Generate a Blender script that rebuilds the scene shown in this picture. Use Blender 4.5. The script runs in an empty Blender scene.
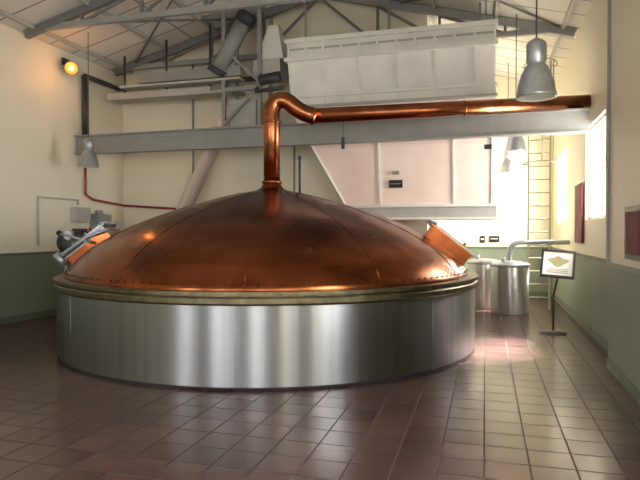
import bpy, math, random
from mathutils import Vector, Matrix
random.seed(4)
S=bpy.context.scene
S.view_settings.view_transform='Standard'

# ---------------------------------------------------------------- materials
def mat(name,col,rough=.5,metal=0.,noise=None,nscale=4.,stretch=(1,1,1),bump=0.,aniso=0.,emit=None,es=0.,rvar=0.,spec=None,dist=0.):
    m=bpy.data.materials.new(name); m.use_nodes=True
    nt=m.node_tree; b=nt.nodes['Principled BSDF']
    b.inputs['Base Color'].default_value=(*col,1); b.inputs['Roughness'].default_value=rough
    b.inputs['Metallic'].default_value=metal
    if spec is not None: b.inputs['Specular IOR Level'].default_value=spec
    if emit: 
        b.inputs['Emission Color'].default_value=(*emit,1); b.inputs['Emission Strength'].default_value=es
    if aniso:
        b.inputs['Anisotropic'].default_value=aniso
        b.inputs['Anisotropic Rotation'].default_value=.25
        t=nt.nodes.new('ShaderNodeTangent'); t.direction_type='RADIAL'; t.axis='Z'
        nt.links.new(t.outputs[0],b.inputs['Tangent'])
    tc=nt.nodes.new('ShaderNodeTexCoord'); mp=nt.nodes.new('ShaderNodeMapping'); mp.inputs['Scale'].default_value=stretch
    nt.links.new(tc.outputs['Object'],mp.inputs['Vector'])
    nz=nt.nodes.new('ShaderNodeTexNoise'); nz.inputs['Scale'].default_value=nscale; nz.inputs['Detail'].default_value=5; nz.inputs['Distortion'].default_value=dist
    nt.links.new(mp.outputs[0],nz.inputs['Vector'])
    if noise is None: noise=tuple(c*.88 for c in col)
    r=nt.nodes.new('ShaderNodeValToRGB'); r.color_ramp.elements[0].position=.32; r.color_ramp.elements[1].position=.68
    r.color_ramp.elements[0].color=(*noise,1); r.color_ramp.elements[1].color=(*col,1)
    nt.links.new(nz.outputs['Fac'],r.inputs[0]); nt.links.new(r.outputs[0],b.inputs['Base Color'])
    if rvar:
        mr=nt.nodes.new('ShaderNodeMapRange'); mr.inputs['From Min'].default_value=.3; mr.inputs['From Max'].default_value=.7
        mr.inputs['To Min'].default_value=rough+rvar; mr.inputs['To Max'].default_value=rough-rvar
        nt.links.new(nz.outputs['Fac'],mr.inputs[0]); nt.links.new(mr.outputs[0],b.inputs['Roughness'])
    if bump:
        bp=nt.nodes.new('ShaderNodeBump'); bp.inputs['Strength'].default_value=bump; bp.inputs['Distance'].default_value=.02
        nt.links.new(nz.outputs['Fac'],bp.inputs['Height']); nt.links.new(bp.outputs[0],b.inputs['Normal'])
    return m

def wall_mat():
    m=bpy.data.materials.new('wall_paint_two_tone'); m.use_nodes=True; nt=m.node_tree; b=nt.nodes['Principled BSDF']
    g=nt.nodes.new('ShaderNodeNewGeometry'); s=nt.nodes.new('ShaderNodeSeparateXYZ'); nt.links.new(g.outputs['Position'],s.inputs[0])
    gt=nt.nodes.new('ShaderNodeMath'); gt.operation='GREATER_THAN'; gt.inputs[1].default_value=1.2; nt.links.new(s.outputs['Z'],gt.inputs[0])
    nz=nt.nodes.new('ShaderNodeTexNoise'); nz.inputs['Scale'].default_value=1.3; nz.inputs['Detail'].default_value=6
    nt.links.new(g.outputs['Position'],nz.inputs['Vector'])
    def mx(a,c):
        x=nt.nodes.new('ShaderNodeMix'); x.data_type='RGBA'; x.inputs[6].default_value=(*a,1); x.inputs[7].default_value=(*c,1); nt.links.new(nz.outputs['Fac'],x.inputs[0]); return x
    cr=mx((.79,.72,.55),(.84,.79,.63)); gr=mx((.20,.235,.165),(.235,.27,.195))
    x=nt.nodes.new('ShaderNodeMix'); x.data_type='RGBA'; nt.links.new(gt.outputs[0],x.inputs[0]); nt.links.new(gr.outputs[2],x.inputs[6]); nt.links.new(cr.outputs[2],x.inputs[7])
    nt.links.new(x.outputs[2],b.inputs['Base Color']); b.inputs['Roughness'].default_value=.5
    n2=nt.nodes.new('ShaderNodeTexNoise'); n2.inputs['Scale'].default_value=60; nt.links.new(g.outputs['Position'],n2.inputs['Vector'])
    bp=nt.nodes.new('ShaderNodeBump'); bp.inputs['Strength'].default_value=.15; bp.inputs['Distance'].default_value=.01
    nt.links.new(n2.outputs['Fac'],bp.inputs['Height']); nt.links.new(bp.outputs[0],b.inputs['Normal'])
    return m

def floor_mat():
    m=bpy.data.materials.new('quarry_tile'); m.use_nodes=True; nt=m.node_tree; b=nt.nodes['Principled BSDF']
    g=nt.nodes.new('ShaderNodeNewGeometry')
    br=nt.nodes.new('ShaderNodeTexBrick'); br.offset=0; br.squash=1
    for k,v in (('Scale',1),('Brick Width',.3),('Row Height',.3),('Mortar Size',.006),('Mortar Smooth',.3),('Bias',0)): br.inputs[k].default_value=v
    br.inputs['Color1'].default_value=(.050,.024,.022,1); br.inputs['Color2'].default_value=(.098,.050,.044,1); br.inputs['Mortar'].default_value=(.035,.027,.025,1)
    nt.links.new(g.outputs['Position'],br.inputs['Vector'])
    nt.links.new(br.outputs['Color'],b.inputs['Base Color'])
    ad=nt.nodes.new('ShaderNodeMath'); ad.operation='MULTIPLY_ADD'; ad.inputs[1].default_value=.4; ad.inputs[2].default_value=.25
    nt.links.new(br.outputs['Fac'],ad.inputs[0]); nt.links.new(ad.outputs[0],b.inputs['Roughness'])
    b.inputs['Specular IOR Level'].default_value=.5
    bp=nt.nodes.new('ShaderNodeBump'); bp.inputs['Strength'].default_value=.45; bp.inputs['Distance'].default_value=.004; bp.invert=True
    nt.links.new(br.outputs['Fac'],bp.inputs['Height']); nt.links.new(bp.outputs[0],b.inputs['Normal'])
    return m

def ceil_mat():
    m=bpy.data.materials.new('ceiling_panel'); m.use_nodes=True; nt=m.node_tree; b=nt.nodes['Principled BSDF']
    g=nt.nodes.new('ShaderNodeNewGeometry')
    br=nt.nodes.new('ShaderNodeTexBrick'); br.offset=0
    for k,v in (('Scale',1),('Brick Width',6.),('Row Height',.62),('Mortar Size',.02),('Bias',0)): br.inputs[k].default_value=v
    br.inputs['Color1'].default_value=(.68,.65,.58,1); br.inputs['Color2'].default_value=(.74,.70,.63,1); br.inputs['Mortar'].default_value=(.26,.24,.22,1)
    nt.links.new(g.outputs['Position'],br.inputs['Vector']); nt.links.new(br.outputs['Color'],b.inputs['Base Color']); b.inputs['Roughness'].default_value=.6
    return m

WALL=wall_mat(); FLOOR=floor_mat(); CEIL=ceil_mat()
STEEL=mat('brushed_steel',(.44,.445,.45),.31,1,(.34,.345,.35),1.6,(5,5,.08),aniso=.88)
STEEL2=mat('tank_steel',(.78,.78,.77),.40,1,(.64,.64,.64),3,(5,5,.1),aniso=.9)
COPPER=mat('copper',(.30,.09,.030),.24,1,(.13,.036,.015),1.1,(1,1,2.2),bump=.08,rvar=.07,dist=.8)
COPPER2=mat('copper_pipe',(.42,.15,.062),.27,1,(.25,.083,.034),5)
BRASS=mat('brass_rim',(.25,.21,.12),.4,1,(.14,.115,.07),8)
GREY=mat('grey_steel_paint',(.29,.29,.27),.5)
LGREY=mat('light_grey_paint',(.46,.45,.40),.5)
DARK=mat('dark_steel',(.045,.045,.048),.45)
TRUSS=mat('truss_paint',(.17,.165,.16),.45)
BLACK=mat('black_plastic',(.012,.012,.012),.4)
WHITE=mat('white_enamel',(.80,.78,.72),.45,noise=(.70,.68,.62),nscale=2)
PINKW=mat('cream_enamel',(.93,.77,.69),.4,noise=(.87,.69,.60),nscale=1.5)  # pinkish white; warm bounce light on the hopper is put into this colour
RED=mat('red_paint',(.30,.03,.03),.45)
GALV=mat('galvanised',(.42,.44,.46),.38,.7,(.32,.34,.36),20)
LADDER=mat('ladder_paint',(.36,.35,.22),.5)
FRAME=mat('window_frame_paint',(.7,.66,.55),.5)
TRIM=mat('green_trim',(.13,.17,.11),.5)
PAPER=mat('poster_paper',(.85,.83,.78),.6)
PRINT=mat('poster_print',(.40,.20,.12),.6,noise=(.20,.33,.15),nscale=14)
PRINT2=mat('banner_cloth',(.16,.02,.03),.7)
LAMPG=mat('lamp_glass',(.7,.7,.65),.3)
GLOW=mat('halogen_glow',(.8,.3,.05),.4,emit=(1,.22,.015),es=1.2)
HOT=mat('halogen_filament',(1,.8,.4),.4,emit=(1,.6,.2),es=5)
GREEN2=mat('machine_green',(.12,.15,.13),.4)

# ---------------------------------------------------------------- mesh builder
class MB:
    def __init__(s): s.v=[];s.f=[];s.m=[];s.sm=[];s.mats=[];s.X=Matrix.Identity(4)
    def mi(s,m):
        if m not in s.mats: s.mats.append(m)
        return s.mats.index(m)
    def add(s,vs,fs,m,smooth=False):
        o=len(s.v); s.v+= [tuple(s.X@Vector(v)) for v in vs]; k=s.mi(m)
        for i,f in enumerate(fs):
            s.f.append([a+o for a in f]); s.m.append(k); s.sm.append(smooth if isinstance(smooth,bool) else smooth[i])
    def box(s,a,b,m):
        (x0,y0,z0),(x1,y1,z1)=a,b
        s.hexa([(x0,y0,z0),(x1,y0,z0),(x1,y1,z0),(x0,y1,z0),(x0,y0,z1),(x1,y0,z1),(x1,y1,z1),(x0,y1,z1)],m)
    def hexa(s,v,m): s.add(v,[(0,3,2,1),(4,5,6,7),(0,1,5,4),(1,2,6,5),(2,3,7,6),(3,0,4,7)],m)
    def prism_xz(s,poly,y0,y1,m):
        n=len(poly); v=[(x,y0,z) for x,z in poly]+[(x,y1,z) for x,z in poly]
        s.add(v,[tuple(range(n)),tuple(range(2*n-1,n-1,-1))]+[(i,i+n,(i+1)%n+n,(i+1)%n) for i in range(n)],m)
    def prism_yz(s,poly,x0,x1,m):
        n=len(poly); v=[(x0,y,z) for y,z in poly]+[(x1,y,z) for y,z in poly]
        s.add(v,[tuple(range(n)),tuple(range(2*n-1,n-1,-1))]+[(i,i+n,(i+1)%n+n,(i+1)%n) for i in range(n)],m)
    def tube(s,path,r,m,n=16,caps=True):
        P=[Vector(p) for p in path]; R=r if isinstance(r,(list,tuple)) else [r]*len(P)
        vs=[];fs=[];sm=[]; up=None
        for i,p in enumerate(P):
            a=P[max(i-1,0)];b=P[min(i+1,len(P)-1)]; t=(b-a).normalized()
            if up is None: up=Vector((0,0,1)) if abs(t.z)<.9 else Vector((1,0,0))
            x=(up-t*up.dot(t)).normalized(); y=t.cross(x); up=x
            for k in range(n):
                an=2*math.pi*k/n; vs.append(p+(x*math.cos(an)+y*math.sin(an))*R[i])
        for i in range(len(P)-1):
            for k in range(n): fs.append((i*n+k,i*n+(k+1)%n,(i+1)*n+(k+1)%n,(i+1)*n+k)); sm.append(True)
        if caps: fs.append(tuple(range(n-1,-1,-1))); sm.append(False); fs.append(tuple((len(P)-1)*n+k for k in range(n))); sm.append(False)
        s.add(vs,fs,m,sm)
    def bar(s,a,b,w,h,m):
        a=Vector(a);b=Vector(b);t=(b-a).normalized(); up=Vector((0,0,1)) if abs(t.z)<.95 else Vector((0,1,0))
        x=t.cross(up).normalized()*w/2; z=x.normalized().cross(t).normalized()*h/2
        s.hexa([a-x-z,a+x-z,b+x-z,b-x-z,a-x+z,a+x+z,b+x+z,b-x+z],m)
    def lathe(s,prof,c,m,n=64,smooth=True):
        vs=[];fs=[]
        for r,z in prof:
            for k in range(n):
                a=2*math.pi*k/n; vs.append((c[0]+r*math.cos(a),c[1]+r*math.sin(a),c[2]+z))
        for i in range(len(prof)-1):
            for k in range(n): fs.append((i*n+k,i*n+(k+1)%n,(i+1)*n+(k+1)%n,(i+1)*n+k))
        s.add(vs,fs,m,smooth)
    def ball(s,c,r,m,n=10):
        s.lathe([(max(r*math.sin(math.pi*i/n),1e-4),-r*math.cos(math.pi*i/n)) for i in range(n+1)],c,m,n*2)
    def done(s,name,parent=None,origin=None):
        me=bpy.data.meshes.new(name); o=Vector(origin) if origin else Vector((0,0,0))
        me.from_pydata([tuple(Vector(v)-o) for v in s.v],[],s.f)
        for m in s.mats: me.materials.append(m)
        me.polygons.foreach_set('material_index',s.m); me.polygons.foreach_set('use_smooth',s.sm); me.update()
        ob=bpy.data.objects.new(name,me); ob.location=o; S.collection.objects.link(ob)
        if parent: ob.parent=parent
        return ob
def empty(name,loc=(0,0,0)):
    e=bpy.data.objects.new(name,None); e.location=loc; S.collection.objects.link(e); return e

XL,XR,XN,YB,YD,YF,XS=-8.0,1.6,1.4,11.6,15.3,-4.0,-1.1
EAVE,RX,SL=5.2,-3.2,.26
def zr(x): return EAVE+SL*(4.8-abs(x-RX))

# ---------------------------------------------------------------- room shell
b=MB(); b.box((XL-.3,YF-.3,-.2),(XR+.3,YD+.3,0),FLOOR); b.done('floor')
b=MB(); b.prism_xz([(XL-.3,zr(XL-.3)),(RX,zr(RX)),(XR+.3,zr(XR+.3)),(XR+.3,zr(XR+.3)+.15),(RX,zr(RX)+.15),(XL-.3,zr(XL-.3)+.15)],YF-.3,YD+.3,CEIL); b.done('ceiling')
b=MB(); b.box((XL-.3,YF-.3,0),(XL,YB+.3,zr(XL)-.02),WALL); b.done('wall_left')
b=MB()
def gable(b,x0,x1,y0,y1):
    p=[(x0,0),(x1,0),(x1,zr(x1)-.01)]
    if x0<RX<x1: p.append((RX,zr(RX)-.01))
    p.append((x0,zr(x0)-.01)); b.prism_xz(p,y0,y1,WALL)
gable(b,XL,XS,YB,YB+.3); gable(b,XS,XR,YD,YD+.3); b.box((XS-.3,YB+.3,0),(XS,YD+.3,zr(XS-.3)-.02),WALL)
b.done('wall_back')
def wall_open(b,x0,x1,y0,y1,ztop,ops):
    ys=y0
    for a,c,z0,z1 in ops:
        b.box((x0,ys,0),(x1,a,ztop),WALL); b.box((x0,a,0),(x1,c,z0),WALL); b.box((x0,a,z1),(x1,c,ztop),WALL); ys=c
    b.box((x0,ys,0),(x1,y1,ztop),WALL)
W1=(8.83,10.47,1.8,3.3); W2=(12.7,14.2,1.8,3.3); WN=[(-1.5,.3,1.5,3.3),(2.2,4.0,1.5,3.3)]  # WN: out-of-view openings added in the near wall to let light in
b=MB(); wall_open(b,XR,XR+.3,7.5,YD,EAVE,[W1,W2]); wall_open(b,XN,XR+.3,YF,7.5,EAVE,WN); b.done('wall_right')
b=MB() # front wall (behind the camera), its windows added to bring in fill light
fx=[(-7.2,-6.2,.9,3.8),(-3.9,-3.2,.3,3.6),(-2.6,-2.2,.3,3.6),(-.4,.6,.9,3.8)]
xs=XL
for a,c,z0,z1 in fx:
    b.box((xs,YF-.3,0),(a,YF,EAVE),WALL); b.box((a,YF-.3,0),(c,YF,z0),WALL); b.box((a,YF-.3,z1),(c,YF,EAVE),WALL); xs=c
b.box((xs,YF-.3,0),(XR,YF,EAVE),WALL)
b.prism_xz([(XL,EAVE),(XR,EAVE),(RX,zr(RX)-.01)],YF-.3,YF,WALL); b.done('wall_front')
def window_x(name,y0,y1,z0,z1,x,n=2):
    b=MB(); w=.05
    b.box((x,y0,z0),(x+.08,y0+w,z1),FRAME); b.box((x,y1-w,z0),(x+.08,y1,z1),FRAME)
    b.box((x,y0+w,z0),(x+.08,y1-w,z0+w),FRAME); b.box((x,y0+w,z1-w),(x+.08,y1-w,z1),FRAME)
    for i in range(1,n): 
        yy=y0+(y1-y0)*i/n; b.box((x+.02,yy-.015,z0+w),(x+.06,yy+.015,z1-w),FRAME)
    zz=(z0+z1)/2; b.box((x+.025,y0+w,zz-.015),(x+.055,y1-w,zz+.015),FRAME)
    b.done(name)
window_x('window_1',*W1,XR+.05,3); window_x('window_2',*W2,XR+.05,3)
window_x('window_3',*WN[0],XR+.1); window_x('window_4',*WN[1],XR+.1)  # unseen windows, added for their light
for i,(a,c,z0,z1) in enumerate(fx):
    b=MB(); w=.05;y=YF-.2
    b.box((a,y,z0),(a+w,y+.08,z1),FRAME); b.box((c-w,y,z0),(c,y+.08,z1),FRAME); b.box((a+w,y,z0),(c-w,y+.08,z0+.05),FRAME); b.box((a+w,y,z1-.05),(c-w,y+.08,z1),FRAME)
    b.box((a+w,y+.02,2.2),(c-w,y+.06,2.24),FRAME); b.box(((a+c)/2-.02,y+.02,z0+.05),((a+c)/2+.02,y+.06,z1-.05),FRAME); b.done('window_%d'%(i+5))  # added windows, never in view
# dado trims
b=MB(); b.box((XL,YF,1.18),(XL+.025,YB,1.23),TRIM); b.done('trim_1')
b=MB(); b.box((XL+.025,YB-.025,1.18),(XS,YB,1.23),TRIM); b.done('trim_2')
b=MB(); b.box((XS,YD-.025,1.18),(XR,YD,1.23),TRIM); b.box((XR-.025,7.5,1.18),(XR,YD-.025,1.23),TRIM); b.done('trim_3')
b=MB(); b.box((XN-.025,YF,1.2),(XN,7.5,1.25),GREY); b.done('trim_4')
b=MB(); b.box((XL,YF,0),(XL+.015,YB,.12),TRIM); b.done('baseboard_left')
b=MB(); b.box((XN-.015,YF,0),(XN,7.5,.12),TRIM); b.box((XR-.015,7.5,0),(XR,YD,.12),TRIM); b.done('baseboard_right')
b=MB(); b.box((XS,YD-.015,0),(XR-.015,YD,.12),TRIM); b.done('baseboard_back')

# ---------------------------------------------------------------- roof trusses
def truss(y,name):
    b=MB()
    zt=EAVE+.02
    for sgn in (-1,1):
        xe=RX+sgn*4.72
        b.bar((xe,y,zr(xe)-.09),(RX,y,zr(RX)-.09),.09,.14,TRUSS if sgn<0 else GREY)
        for k in (1,2,3):
            x=RX+sgn*4.72*k/4
            b.bar((x,y,zt+.02),(x,y,zr(x)-.15),.05,.05,TRUSS)
            x2=RX+sgn*4.72*(k-1)/4
            b.bar((x,y,zt+.02),(x2,y,zr(x2)-.16),.04,.05,TRUSS)
    b.bar((RX-4.75,y,zt),(RX+4.75,y,zt),.08,.1,GREY)
    b.done(name)
for y in (2.2,5.4,8.6,11.2): truss(y,'roof_truss')
b=MB()
for k in range(1,5):
    for sgn in (-1,1):
        x=RX+sgn*4.75*k/4.2; b.bar((x,YF+.05,zr(x)-.035),(x,YB-.05 if x<XS else YD-.05,zr(x)-.035),.06,.07,LGREY)
b.done('roof_purlins')
b=MB()
for (p,q) in [((-7.6,8.6,5.3),(-4.6,11.2,6.0)),((-4.6,8.6,6.0),(-7.4,11.2,5.3)),((1.3,8.6,5.2),(-1.6,11.2,6.0)),((-1.8,8.6,5.95),(1.3,11.2,5.25))]:
    b.tube([p,q],.022,TRUSS,8)
b.done('roof_bracing_rods')
b=MB()
for (xa,xb) in ((-3.0,-2.5),(-2.35,-1.6)):
    b.hexa([(xa,9.2,zr(xa)-.06),(xb,9.2,zr(xb)-.06),(xb,11.0,zr(xb)-.06),(xa,11.0,zr(xa)-.06),(xa,9.2,zr(xa)-.005),(xb,9.2,zr(xb)-.005),(xb,11.0,zr(xb)-.005),(xa,11.0,zr(xa)-.005)],DARK)
b.done('roof_vent')  # dark slabs standing in for the dark skylight recess

# ---------------------------------------------------------------- kettle
KC=(-3.10,8.24,0)
kettle=empty('copper_brew_kettle',KC)
def kdone(b,n):
    ob=b.done(n,origin=KC); ob.parent=kettle; ob.location=(0,0,0); return ob
b=MB(); b.lathe([(2.93,0),(2.96,0),(2.965,.035)],KC,DARK,128); b.lathe([(2.97,.035),(2.97,.88)],KC,STEEL,160)
kdone(b,'steel_shell')
b=MB()
for k in range(8):
    a=2*math.pi*(k+.3)/8; c,s_=math.cos(a),math.sin(a)
    b.tube([(KC[0]+2.969*c,KC[1]+2.969*s_,.04),(KC[0]+2.969*c,KC[1]+2.969*s_,.88)],.003,GALV,6)
kdone(b,'shell_seams')
b=MB(); b.lathe([(2.95,.86),(2.995,.86),(3.005,.88),(3.005,.93),(2.995,.945),(2.94,.945),(2.94,.96),(3.01,.965),(3.01,1.0),(2.8,1.0)],KC,BRASS,128,False); kdone(b,'rim_flange')
prof=[(2.88,.99),(2.88,1.03),(2.85,1.08),(2.76,1.20),(2.62,1.34),(2.42,1.48),(2.15,1.63),(1.85,1.76),(1.5,1.89),(1.15,2.0),(.8,2.10),(.5,2.175),(.3,2.21),(.2,2.235),(.15,2.28),(.125,2.36)]
b=MB(); b.lathe(prof,KC,COPPER,128); 
dome=kdone(b,'copper_dome'); 
md=dome.modifiers.new('s','SUBSURF'); md.levels=1; md.render_levels=1
def prof_z(r):
    for (r0,z0),(r1,z1) in zip(prof[1:],prof[2:]):
        if r1<=r<=r0: return z0+(z1-z0)*(r0-r)/(r0-r1)
    return 1.0
b=MB()
for k in range(150):
    a=2*math.pi*k/150; b.ball((KC[0]+2.865*math.cos(a),KC[1]+2.865*math.sin(a),1.07),.010,COPPER,4)
for k in range(12):
    a=2*math.pi*(k+.5)/12
    b.tube([(KC[0]+r*math.cos(a),KC[1]+r*math.sin(a),prof_z(r)-.004) for r in (2.84,2.76,2.62,2.42,2.15,1.85,1.5,1.15,.8,.5)],.006,COPPER,6)
kdone(b,'rivets_and_seams')
b=MB()
def bez(p0,p1,p2,n=10): 
    p0,p1,p2=map(Vector,(p0,p1,p2)); return [(1-t)**2*p0+2*t*(1-t)*p1+t*t*p2 for t in [i/n for i in range(n+1)]]
kx,ky=KC[0],KC[1]
path=[(kx,ky,2.3),(kx,ky,3.25)]+bez((kx,ky,3.33),(kx-.0,ky,3.64),(kx+.22,ky+.04,3.57),12)+bez((kx+.27,ky+.05,3.54),(kx+.42,ky+.1,3.38),(kx+.62,ky+.2,3.35),8)
b.tube(path,.125,COPPER2,24)
pa=Vector((kx+.55,ky+.18,3.353)); pb=Vector((1.585,10.12,3.68)); d=(pb-pa).normalized()
b.tube([pa,pb],.115,COPPER2,24)
for t,r,w in ((.0,.14,.05),(4.83,.15,.03),(2.4,.122,.02)): b.tube([pa+d*t,pa+d*(t+w)],r,COPPER2,24)
b.tube([(kx,ky,2.33),(kx,ky,2.37)],.15,COPPER2,24); b.tube([(kx,ky,3.24),(kx,ky,3.27)],.14,COPPER2,24)
kdone(b,'copper_vapour_pipe')
b=MB(); b.tube([(kx+.28,ky+.5,2.1),(kx+.28,ky+.5,2.75)],.02,DARK,8); b.ball((kx+.28,ky+.5,2.77),.035,DARK,6); kdone(b,'vent_rod')
def hatch(ang,nm,openlid):
    a=math.radians(ang); rc=2.56; zc=prof_z(rc); sl=math.atan2(prof_z(2.3)-prof_z(2.8),.5)
    out=Vector((math.cos(a),math.sin(a),0)); tang=Vector((-math.sin(a),math.cos(a),0))
    n=(out*math.sin(sl)+Vector((0,0,1))*math.cos(sl)).normalized(); dn=(out*math.cos(sl)-Vector((0,0,1))*math.sin(sl)).normalized()
    M=Matrix.Identity(4)
    for i in range(3): M[i][0]=tang[i];M[i][1]=dn[i];M[i][2]=n[i]
    p=Vector((KC[0],KC[1],0))+out*rc+Vector((0,0,zc)); 
    for i in range(3): M[i][3]=p[i]
    side=GALV if openlid else COPPER
    b=MB(); b.X=M
    b.box((-.38,-.33,-.12),(.38,.33,.07),COPPER); b.box((-.385,-.335,.07),(.385,.335,.12),side)
    for (x0,y0,x1,y1) in ((-.42,-.37,.42,-.30),(-.42,.30,.42,.37),(-.42,-.30,-.35,.30),(.35,-.30,.42,.30)): b.box((x0,y0,.12),(x1,y1,.14),GALV if openlid else COPPER2)
    b.box((-.36,-.31,.14),(.36,.31,.165),GALV)
    b.box((-.30,-.25,.165),(.30,.25,.175),GALV if openlid else COPPER2)
    for x in (-.25,.25):
        b.tube([(x,-.42,.14),(x,-.30,.19)],.022,GALV,8); b.box((x-.03,.29,.16),(x+.03,.4,.185),GALV)
    b.tube([(-.12,.2,.17),(-.12,.2,.23),(.12,.2,.23),(.12,.2,.17)],.012,STEEL2,8)
    if openlid:
        b.tube([(-.45,-.35,.05),(-.45,.35,.12),(-.45,.45,.3)],.02,GALV,8); b.tube([(-.45,.0,.1),(-.45,.1,.35)],.015,GALV,8); b.ball((-.45,.1,.37),.035,BLACK,6)
        b.tube([(.45,-.40,.02),(.45,-.1,.12),(.45,.38,.12)],.025,GALV,8); b.tube([(.45,.38,.0),(.45,.38,.2)],.05,GALV,12)
        b.tube([(.45,-.1,.0),(.45,.1,.3),(.3,.2,.4)],.02,GALV,8); b.ball((.3,.2,.42),.04,BLACK,6)
    kdone(b,nm)
hatch(8,'manway_hatch_a',False); hatch(203,'manway_hatch_b',True)

# ---------------------------------------------------------------- beam
b=MB(); zb=3.17
b.box((XL+.02,9.92,zb),(XR-.02,10.08,zb+.025),GREY); b.box((XL+.02,9.92,zb+.355),(XR-.02,10.08,zb+.38),GREY); b.box((XL+.02,9.99,zb+.025),(XR-.02,10.01,zb+.355),GREY)
b.done('steel_i_beam')
b=MB(); b.box((-2.42,9.86,zb-.12),(-2.36,9.88,zb+.08),DARK); b.tube([(-2.39,9.87,zb+.08),(-2.39,9.9,zb+.4)],.006,DARK,6); b.done('hanging_tag')
b=MB(); b.box((-.02,9.86,2.95),(.1,9.88,3.03),BLACK); b.tube([(.04,9.87,3.03),(.04,9.95,zb)],.004,DARK,6); b.done('hanging_tag')

# ---------------------------------------------------------------- malt hopper
hop=empty('grain_hopper',(0,0,0))
b=MB()
b.prism_yz([(10.35,5.2),(10.35,4.82),(10.5,4.2),(10.42,4.16),(10.42,3.95),(11.55,3.95),(11.55,5.2)],-3.55,.15,WHITE)
for i in range(12):
    x=-3.55+i*3.7/11; b.box((x-.02,10.31,4.86),(x+.02,10.35,5.18),WHITE)
    if i%2==0: b.bar((x,10.33,4.80),(x,10.49,4.2),.03,.03,WHITE)
    b.box((x-.02,10.39,3.97),(x+.02,10.42,4.14),WHITE)
b.box((-3.62,10.27,4.78),(.2,10.37,4.85),WHITE); b.box((-3.62,10.29,5.12),(.2,10.36,5.2),WHITE); b.box((-3.58,10.32,4.99),(.17,10.36,5.02),LGREY)
b.box((-3.7,10.36,4.11),(.2,10.5,4.16),WHITE); b.box((-3.7,10.36,3.93),(.2,10.46,3.97),LGREY)
b.done('upper_bin',hop)
b=MB()
yt,yb_=10.45,10.85
b.hexa([(-2.55,yb_,2.08),(.15,yb_,2.08),(.15,11.5,2.08),(-2.55,11.5,2.08),(-3.55,yt,3.93),(.15,yt,3.93),(.15,11.5,3.93),(-3.55,11.5,3.93)],PINKW)
def fy(z): return yt+(3.93-z)/(1.85)*(yb_-yt)
def fxl(z): return -3.55+(3.93-z)/1.85*1.0
for x in (-1.9,-.55,.12):
    b.bar((x,fy(3.9)-.012,3.9),(x,fy(2.1)-.012,2.1),.035,.03,WHITE)
b.bar((fxl(3.9),fy(3.9)-.01,3.9),(fxl(2.1),fy(2.1)-.01,2.1),.05,.04,WHITE)
b.box((-2.6,10.8,1.86),(.2,11.5,2.08),LGREY); b.box((-2.68,10.76,2.06),(.24,10.9,2.11),WHITE); b.box((-2.68,10.76,1.83),(.24,11.5,1.87),WHITE)
b.done('lower_cone',hop)
b=MB(); 
z0,z1=2.42,2.56; b.hexa([(-1.72,fy(z0)-.04,z0),(-1.47,fy(z0)-.04,z0),(-1.47,fy(z0)-.01,z0),(-1.72,fy(z0)-.01,z0),(-1.72,fy(z1)-.04,z1),(-1.47,fy(z1)-.04,z1),(-1.47,fy(z1)-.01,z1),(-1.72,fy(z1)-.01,z1)],BLACK)
b.box((-1.69,fy(2.5)-.065,2.485),(-1.50,fy(2.5)-.035,2.50),PRINT)
b.box((-1.65,fy(2.7)-.04,2.66),(-1.53,fy(2.7)-.01,2.72),PRINT)
b.done('warning_plate',hop)
b=MB()
for x in (-3.3,-1.7,-.1): b.tube([(x,10.6,5.18),(x,10.6,zr(x)-.02)],.02,GREY,8); b.box((x-.06,10.09,3.5),(x+.06,10.6,3.58),GREY)
b.done('hopper_hangers',hop)

# ---------------------------------------------------------------- conveyor + mill machinery upper left
mill=empty('grain_mill',(0,0,0))
b=MB()
b.box((-7.7,10.6,4.42),(-5.3,10.66,4.52),LGREY); b.box((-7.7,10.95,4.42),(-5.3,11.0,4.52),LGREY); b.box((-7.7,10.6,4.38),(-4.7,11.0,4.42),LGREY)
b.box((-6.9,10.5,4.66),(-4.6,10.6,4.86),GREY); b.box((-7.3,10.45,4.58),(-4.6,10.7,4.62),LGREY)
for x in (-7.4,-6.4,-5.4): b.tube([(x,10.8,4.5),(x,10.8,zr(x)-.02)],.025,DARK,8)
b.done('grain_conveyor',mill)
b=MB()
for x in (-4.95,-4.2):
    for y in (10.5,11.1): b.bar((x,y,3.55),(x,y,5.9),.07,.07,GREY)
b.box((-5.05,10.1,3.53),(-4.1,11.5,3.6),GREY)
b.box((-5.0,10.45,4.35),(-4.15,10.52,4.43),GREY); b.bar((-4.95,10.47,3.7),(-4.2,10.47,4.4),.04,.05,GREY); b.bar((-4.95,10.47,5.2),(-4.2,10.47,4.5),.04,.05,GREY)
b.box((-4.85,10.55,3.62),(-4.3,11.05,4.2),LGREY)
b.hexa([(-4.3,10.6,4.95),(-3.75,10.6,4.95),(-3.75,11,4.95),(-4.3,11,4.95),(-4.1,10.7,5.65),(-3.9,10.7,5.65),(-3.9,10.9,5.65),(-4.1,10.9,5.65)],WHITE)
b.box((-4.35,10.55,4.6),(-3.8,11.05,4.95),LGREY)
b.tube([(-5.1,10.5,4.75),(-4.55,10.5,5.65)],.16,GREY,20); b.tube([(-4.55,10.5,5.65),(-4.42,10.5,5.85)],.2,DARK,20)
b.tube([(-5.12,10.5,4.72),(-5.06,10.5,4.82)],.2,DARK,20)
b.tube([(-4.15,10.4,4.5),(-3.75,10.4,4.55)],.1,DARK,16)
b.tube([(-4.25,10.4,4.3),(-3.65,10.4,4.33)],.04,DARK,10)
b.done('mill_frame',mill)
b=MB(); b.tube([(-4.75,10.95,4.05),(-5.05,11.05,4.15),(-6.75,11.2,1.1)],.15,PINKW,20); b.tube([(-5.0,11.04,4.1),(-5.06,11.05,4.0)],.18,WHITE,20)
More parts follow.
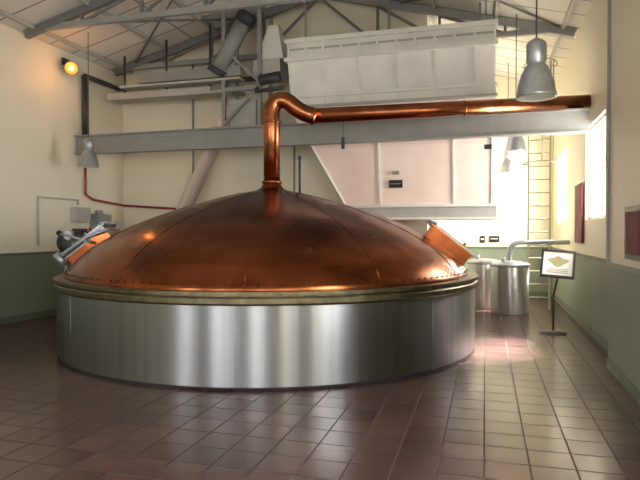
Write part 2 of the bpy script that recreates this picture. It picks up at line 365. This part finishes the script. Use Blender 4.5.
b.box((-7.15,11.0,0),(-6.5,11.5,.9),LGREY); b.hexa([(-7.1,11.02,.9),(-6.55,11.02,.9),(-6.55,11.45,.9),(-7.1,11.45,.9),(-6.95,11.1,1.2),(-6.6,11.1,1.2),(-6.6,11.35,1.2),(-6.95,11.35,1.2)],LGREY)
b.done('grain_chute',mill)
b=MB(); b.tube([(-7.95,11.3,4.8),(-3.7,11.3,4.8)],.05,DARK,12); b.tube([(-7.9,10.15,4.8),(-7.9,10.15,3.56)],.06,DARK,12); b.tube([(-7.9,10.15,4.8),(-7.9,11.3,4.8)],.05,DARK,10)
b.done('overhead_dark_pipe')
b=MB()
for x,z0,z1 in ((-6.2,2.0,5.3),(-5.4,3.6,5.4),(-3.85,2.0,3.5)): b.tube([(x,11.56,z0),(x,11.56,z1)],.02,GREY,8)
b.tube([(-6.2,11.56,2.0),(-3.3,11.56,2.0)],.018,GREY,8); b.done('wall_conduit')

b=MB(); b.tube([(-7.93,10.2,3.1),(-7.93,10.2,2.38),(-7.9,10.4,2.28),(-7.9,11.5,2.2),(-6.4,11.5,2.1)],.025,RED,10); b.ball((-7.93,10.2,3.12),.05,RED,6); b.done('red_sprinkler_pipe')
b=MB(); b.tube([(-7.96,8.9,1.35),(-7.96,8.9,2.25),(-7.96,10.0,2.25),(-7.96,10.0,2.15)],.02,LGREY,8); b.done('wall_conduit')
b=MB(); b.box((-7.99,9.8,1.8),(-7.85,10.25,2.1),LGREY); b.box((-7.99,10.4,1.5),(-7.78,10.85,1.98),GALV); b.tube([(-7.9,10.6,1.98),(-7.9,10.6,2.06)],.08,GALV,12); b.done('electrical_box')
b=MB(); px,py=-6.75,8.55
b.box((px-.2,py-.25,0),(px+.2,py+.25,.06),GREY)
for dx in (-.15,.15):
    for dy in (-.18,.18): b.bar((px+dx,py+dy,.06),(px+dx,py+dy,1.2),.05,.05,GREY)
b.box((px-.22,py-.26,1.2),(px+.22,py+.26,1.25),GREY)
b.tube([(px-.3,py,1.42),(px+.2,py,1.42)],.15,GREEN2,20); b.tube([(px+.2,py,1.42),(px+.3,py,1.42)],.1,DARK,16); b.tube([(px-.36,py,1.42),(px-.3,py,1.42)],.17,DARK,20)
b.box((px-.1,py-.1,1.25),(px+.1,py+.1,1.32),DARK); b.box((px-.12,py-.08,1.56),(px+.08,py+.08,1.66),DARK)
b.tube([(px-.05,py-.2,1.55),(px-.05,py-.27,1.55)],.09,LGREY,16); b.tube([(px-.05,py-.27,1.55),(px-.05,py-.275,1.55)],.075,PAPER,16)
b.tube([(px+.2,py-.05,1.5),(px+.35,py-.2,1.66),(px+.4,py-.3,1.5)],.03,COPPER2,10)
b.done('pump_motor')

# ---------------------------------------------------------------- lamps
def pendant(x,y,zbot,name='pendant_lamp',r=.18):
    b=MB(); c=(x,y,zbot)
    k=r/.18
    b.lathe([(.165*k,.0),(.185*k,.0),(.185*k,.02*k),(.178*k,.03*k),(.165*k,.12*k),(.135*k,.22*k),(.10*k,.29*k),(.082*k,.31*k),(.082*k,.33*k),(.092*k,.34*k),(.092*k,.50*k),(.07*k,.53*k),(.02*k,.56*k),(.001,.56*k)],c,GALV,32)
    b.lathe([(.165*k,.0),(.155*k,.1*k),(.1*k,.24*k),(.001,.27*k)],c,LAMPG,32)
    b.lathe([(.001,.005),(.16*k,.005)],c,LAMPG,32)
    b.tube([(x,y,zbot+.55*k),(x,y,zr(x)-.01)],.008,DARK,6)
    b.done(name)
pendant(.46,5.85,2.87); pendant(.52,10.9,3.03); pendant(.50,14.0,2.95); pendant(-7.25,9.42,2.84)
b=MB(); c=Vector((-7.75,9.55,4.8)); dd=Vector((.6,-.6,-.35)).normalized()
b.tube([(-7.99,9.7,4.95),(-7.85,9.65,4.95),c-dd*.05],.02,DARK,8)
b.tube([c-dd*.12,c-dd*.02,c+dd*.12],[.06,.09,.13],DARK,20); b.tube([c+dd*.121,c+dd*.135],.115,GLOW,20); b.tube([c+dd*.135,c+dd*.14],.045,HOT,16); b.box((-8.0,9.6,4.88),(-7.96,9.8,5.02),DARK)
b.done('wall_spotlight')

# ---------------------------------------------------------------- right area
def tank(tx,ty,R,H,pipe):
    b=MB()
    b.lathe([(.001,.0),(R-.02,.0),(R,.02),(R,H-.07)],(tx,ty,0),STEEL2,64)
    b.lathe([(R,H-.07),(R+.012,H-.06),(R+.012,H-.02),(R-.02,H),(R*.6,H+.03),(.001,H+.05)],(tx,ty,0),GALV,48)
    if pipe:
        b.tube([(tx+.0,ty,1.0)]+bez((tx+.0,ty,1.2),(tx+.0,ty,1.4),(tx+.25,ty+.02,1.4),6)+[(XR-.03,ty+.1,1.4)],.045,GALV,12)
    b.tube([(tx-.12,ty-.1,H),(tx-.12,ty-.1,H+.12)],.04,GALV,10)
    # object origin at the tank axis so the brushed tangent follows the wall of the tank
    b.done('stainless_tank',origin=(tx,ty,0))
tank(.47,12.0,.36,.99,True); tank(-.03,12.75,.36,1.0,False)
b=MB(); lx0,lx1,ly=.86,1.28,12.75
for x in (lx0,lx1): b.bar((x,ly,0),(x,ly,5.1),.03,.06,LADDER)
for i in range(18): b.tube([(lx0,ly,.25+i*.27),(lx1,ly,.25+i*.27)],.014,LADDER,8)
for z in (3.0,3.7,4.4,5.0):
    b.tube([(lx0,ly,z)]+[((lx0+lx1)/2-.33*math.cos(t),ly-.6*math.sin(t),z) for t in [math.pi*i/8 for i in range(9)]]+[(lx1,ly,z)],.012,LADDER,6)
for t in (.8,1.57,2.3): b.tube([((lx0+lx1)/2-.33*math.cos(t),ly-.6*math.sin(t),3.0),((lx0+lx1)/2-.33*math.cos(t),ly-.6*math.sin(t),5.0)],.01,LADDER,6)
b.done('caged_ladder')
b=MB(); sx,sy=1.04,9.8
b.lathe([(.001,0),(.2,0),(.2,.015),(.05,.04),(.001,.05)],(sx,sy,0),DARK,32)
b.tube([(sx,sy,.03),(sx-.0,sy,.6),(sx+.06,sy,.85),(sx+.06,sy-.02,1.02)],.015,DARK,10)
cdir=Vector((-sx*.6,-sy,0)).normalized(); n=(cdir*.85+Vector((0,0,.5))).normalized(); rx=Vector((0,0,1)).cross(n).normalized(); uy=n.cross(rx)
M=Matrix.Identity(4)
for i in range(3): M[i][0]=rx[i];M[i][1]=uy[i];M[i][2]=n[i]
for i,v in enumerate((sx+.06,sy-.04,1.10)): M[i][3]=v
b.X=M@Matrix.Rotation(math.radians(-5),4,'Z')
b.box((-.25,-.24,-.02),(.25,.24,0),BLACK)
for q in ((-.25,-.24,.25,-.205),(-.25,.205,.25,.24),(-.25,-.205,-.215,.205),(.215,-.205,.25,.205)): b.box((q[0],q[1],0),(q[2],q[3],.015),BLACK)
b.box((-.215,-.205,0),(.215,.205,.004),PAPER)
b.add([( .14*math.cos(t)*(1+.25*math.sin(3*t)),.04+.08*math.sin(t)*(1+.2*math.cos(4*t)),.006) for t in [2*math.pi*i/30 for i in range(30)]],[tuple(range(30))],PRINT)
for k in range(3): b.box((-.15,-.10-.03*k,.004),(.15,-.09-.03*k,.006),GREY)
b.done('sign_stand')
b=MB(); b.box((XR-.05,10.55,1.41),(XR-.02,11.3,2.41),PRINT2); b.tube([(XR-.035,10.5,2.42),(XR-.035,11.35,2.42)],.015,DARK,8); b.box((XR-.02,10.9,2.38),(XR,10.95,2.44),DARK); b.done('wall_banner')
b=MB(); b.box((XN-.03,5.9,1.33),(XN,6.55,1.85),DARK); b.box((XN-.035,5.95,1.38),(XN-.03,6.5,1.8),PRINT2); b.done('framed_picture')
b=MB(); b.box((XN-.03,7.42,1.25),(XN+.0,7.49,5.1),GREY); b.done('trim_5')
b=MB(); b.box((.1,YD-.03,1.35),(.35,YD,1.5),BLACK); b.box((.14,YD-.035,1.42),(.31,YD-.03,1.44),PAPER); b.done('notice_plate')
b=MB(); b.box((-.12,YD-.03,1.33),(0,YD,1.5),BLACK); b.box((-.1,YD-.035,1.4),(-.02,YD-.03,1.44),PAPER); b.done('notice_plate')

# ---------------------------------------------------------------- camera & light
cam=bpy.data.cameras.new('camera'); co=bpy.data.objects.new('camera',cam); S.collection.objects.link(co)
co.location=(0,0,1.6); co.rotation_euler=(math.radians(90-.79),0,math.radians(15.88)); cam.sensor_width=36; cam.lens=32.625; cam.clip_start=.05
S.camera=co
def area(name,loc,rot,sx,sy,e,col=(1,1,1)):
    l=bpy.data.lights.new(name,'AREA'); l.shape='RECTANGLE'; l.size=sx; l.size_y=sy; l.energy=e; l.color=col
    o=bpy.data.objects.new(name,l); o.location=loc; o.rotation_euler=rot; S.collection.objects.link(o)
R=math.radians
dx=(0,R(90),0) # pointing -X
W=(.97,.98,1)
area('window_light_1',(XR+.32,9.65,2.55),dx,1.5,1.6,150,(1,.97,.94))
area('window_light_2',(XR+.32,13.45,2.55),dx,1.5,1.5,380,(1,.96,.92))
area('window_light_3',(XR+.32,-.6,2.4),dx,1.8,1.8,160,W)  # fill through an added window, out of view
area('window_light_4',(XR+.32,3.1,2.4),dx,1.8,1.8,190,W)  # fill through the other added near-wall window
for a,c,z0,z1 in fx: area('window_light_5',((a+c)/2,YF-.32,(z0+z1)/2),(R(90),0,0),c-a-.05,z1-z0-.1,105*(c-a),W)  # fill light behind each window added in the front wall
sp=bpy.data.lights.new('spotlight_bulb','POINT'); sp.energy=9; sp.color=(1,.45,.15); sp.shadow_soft_size=.05
o=bpy.data.objects.new('spotlight_bulb',sp); o.location=tuple(Vector((-7.75,9.55,4.8))+dd*.5); S.collection.objects.link(o)
su=bpy.data.lights.new('sun','SUN'); su.energy=85; su.angle=.22; su.color=(1,.96,.92)
o=bpy.data.objects.new('sun',su); o.location=(8,14,12); v=Vector((-.5,-.44,-.82)); o.rotation_euler=v.to_track_quat('-Z','Y').to_euler(); S.collection.objects.link(o)
w=bpy.data.worlds.new('sky'); S.world=w; w.use_nodes=True; w.node_tree.nodes['Background'].inputs[0].default_value=(.95,.98,1,1); w.node_tree.nodes['Background'].inputs[1].default_value=3.2
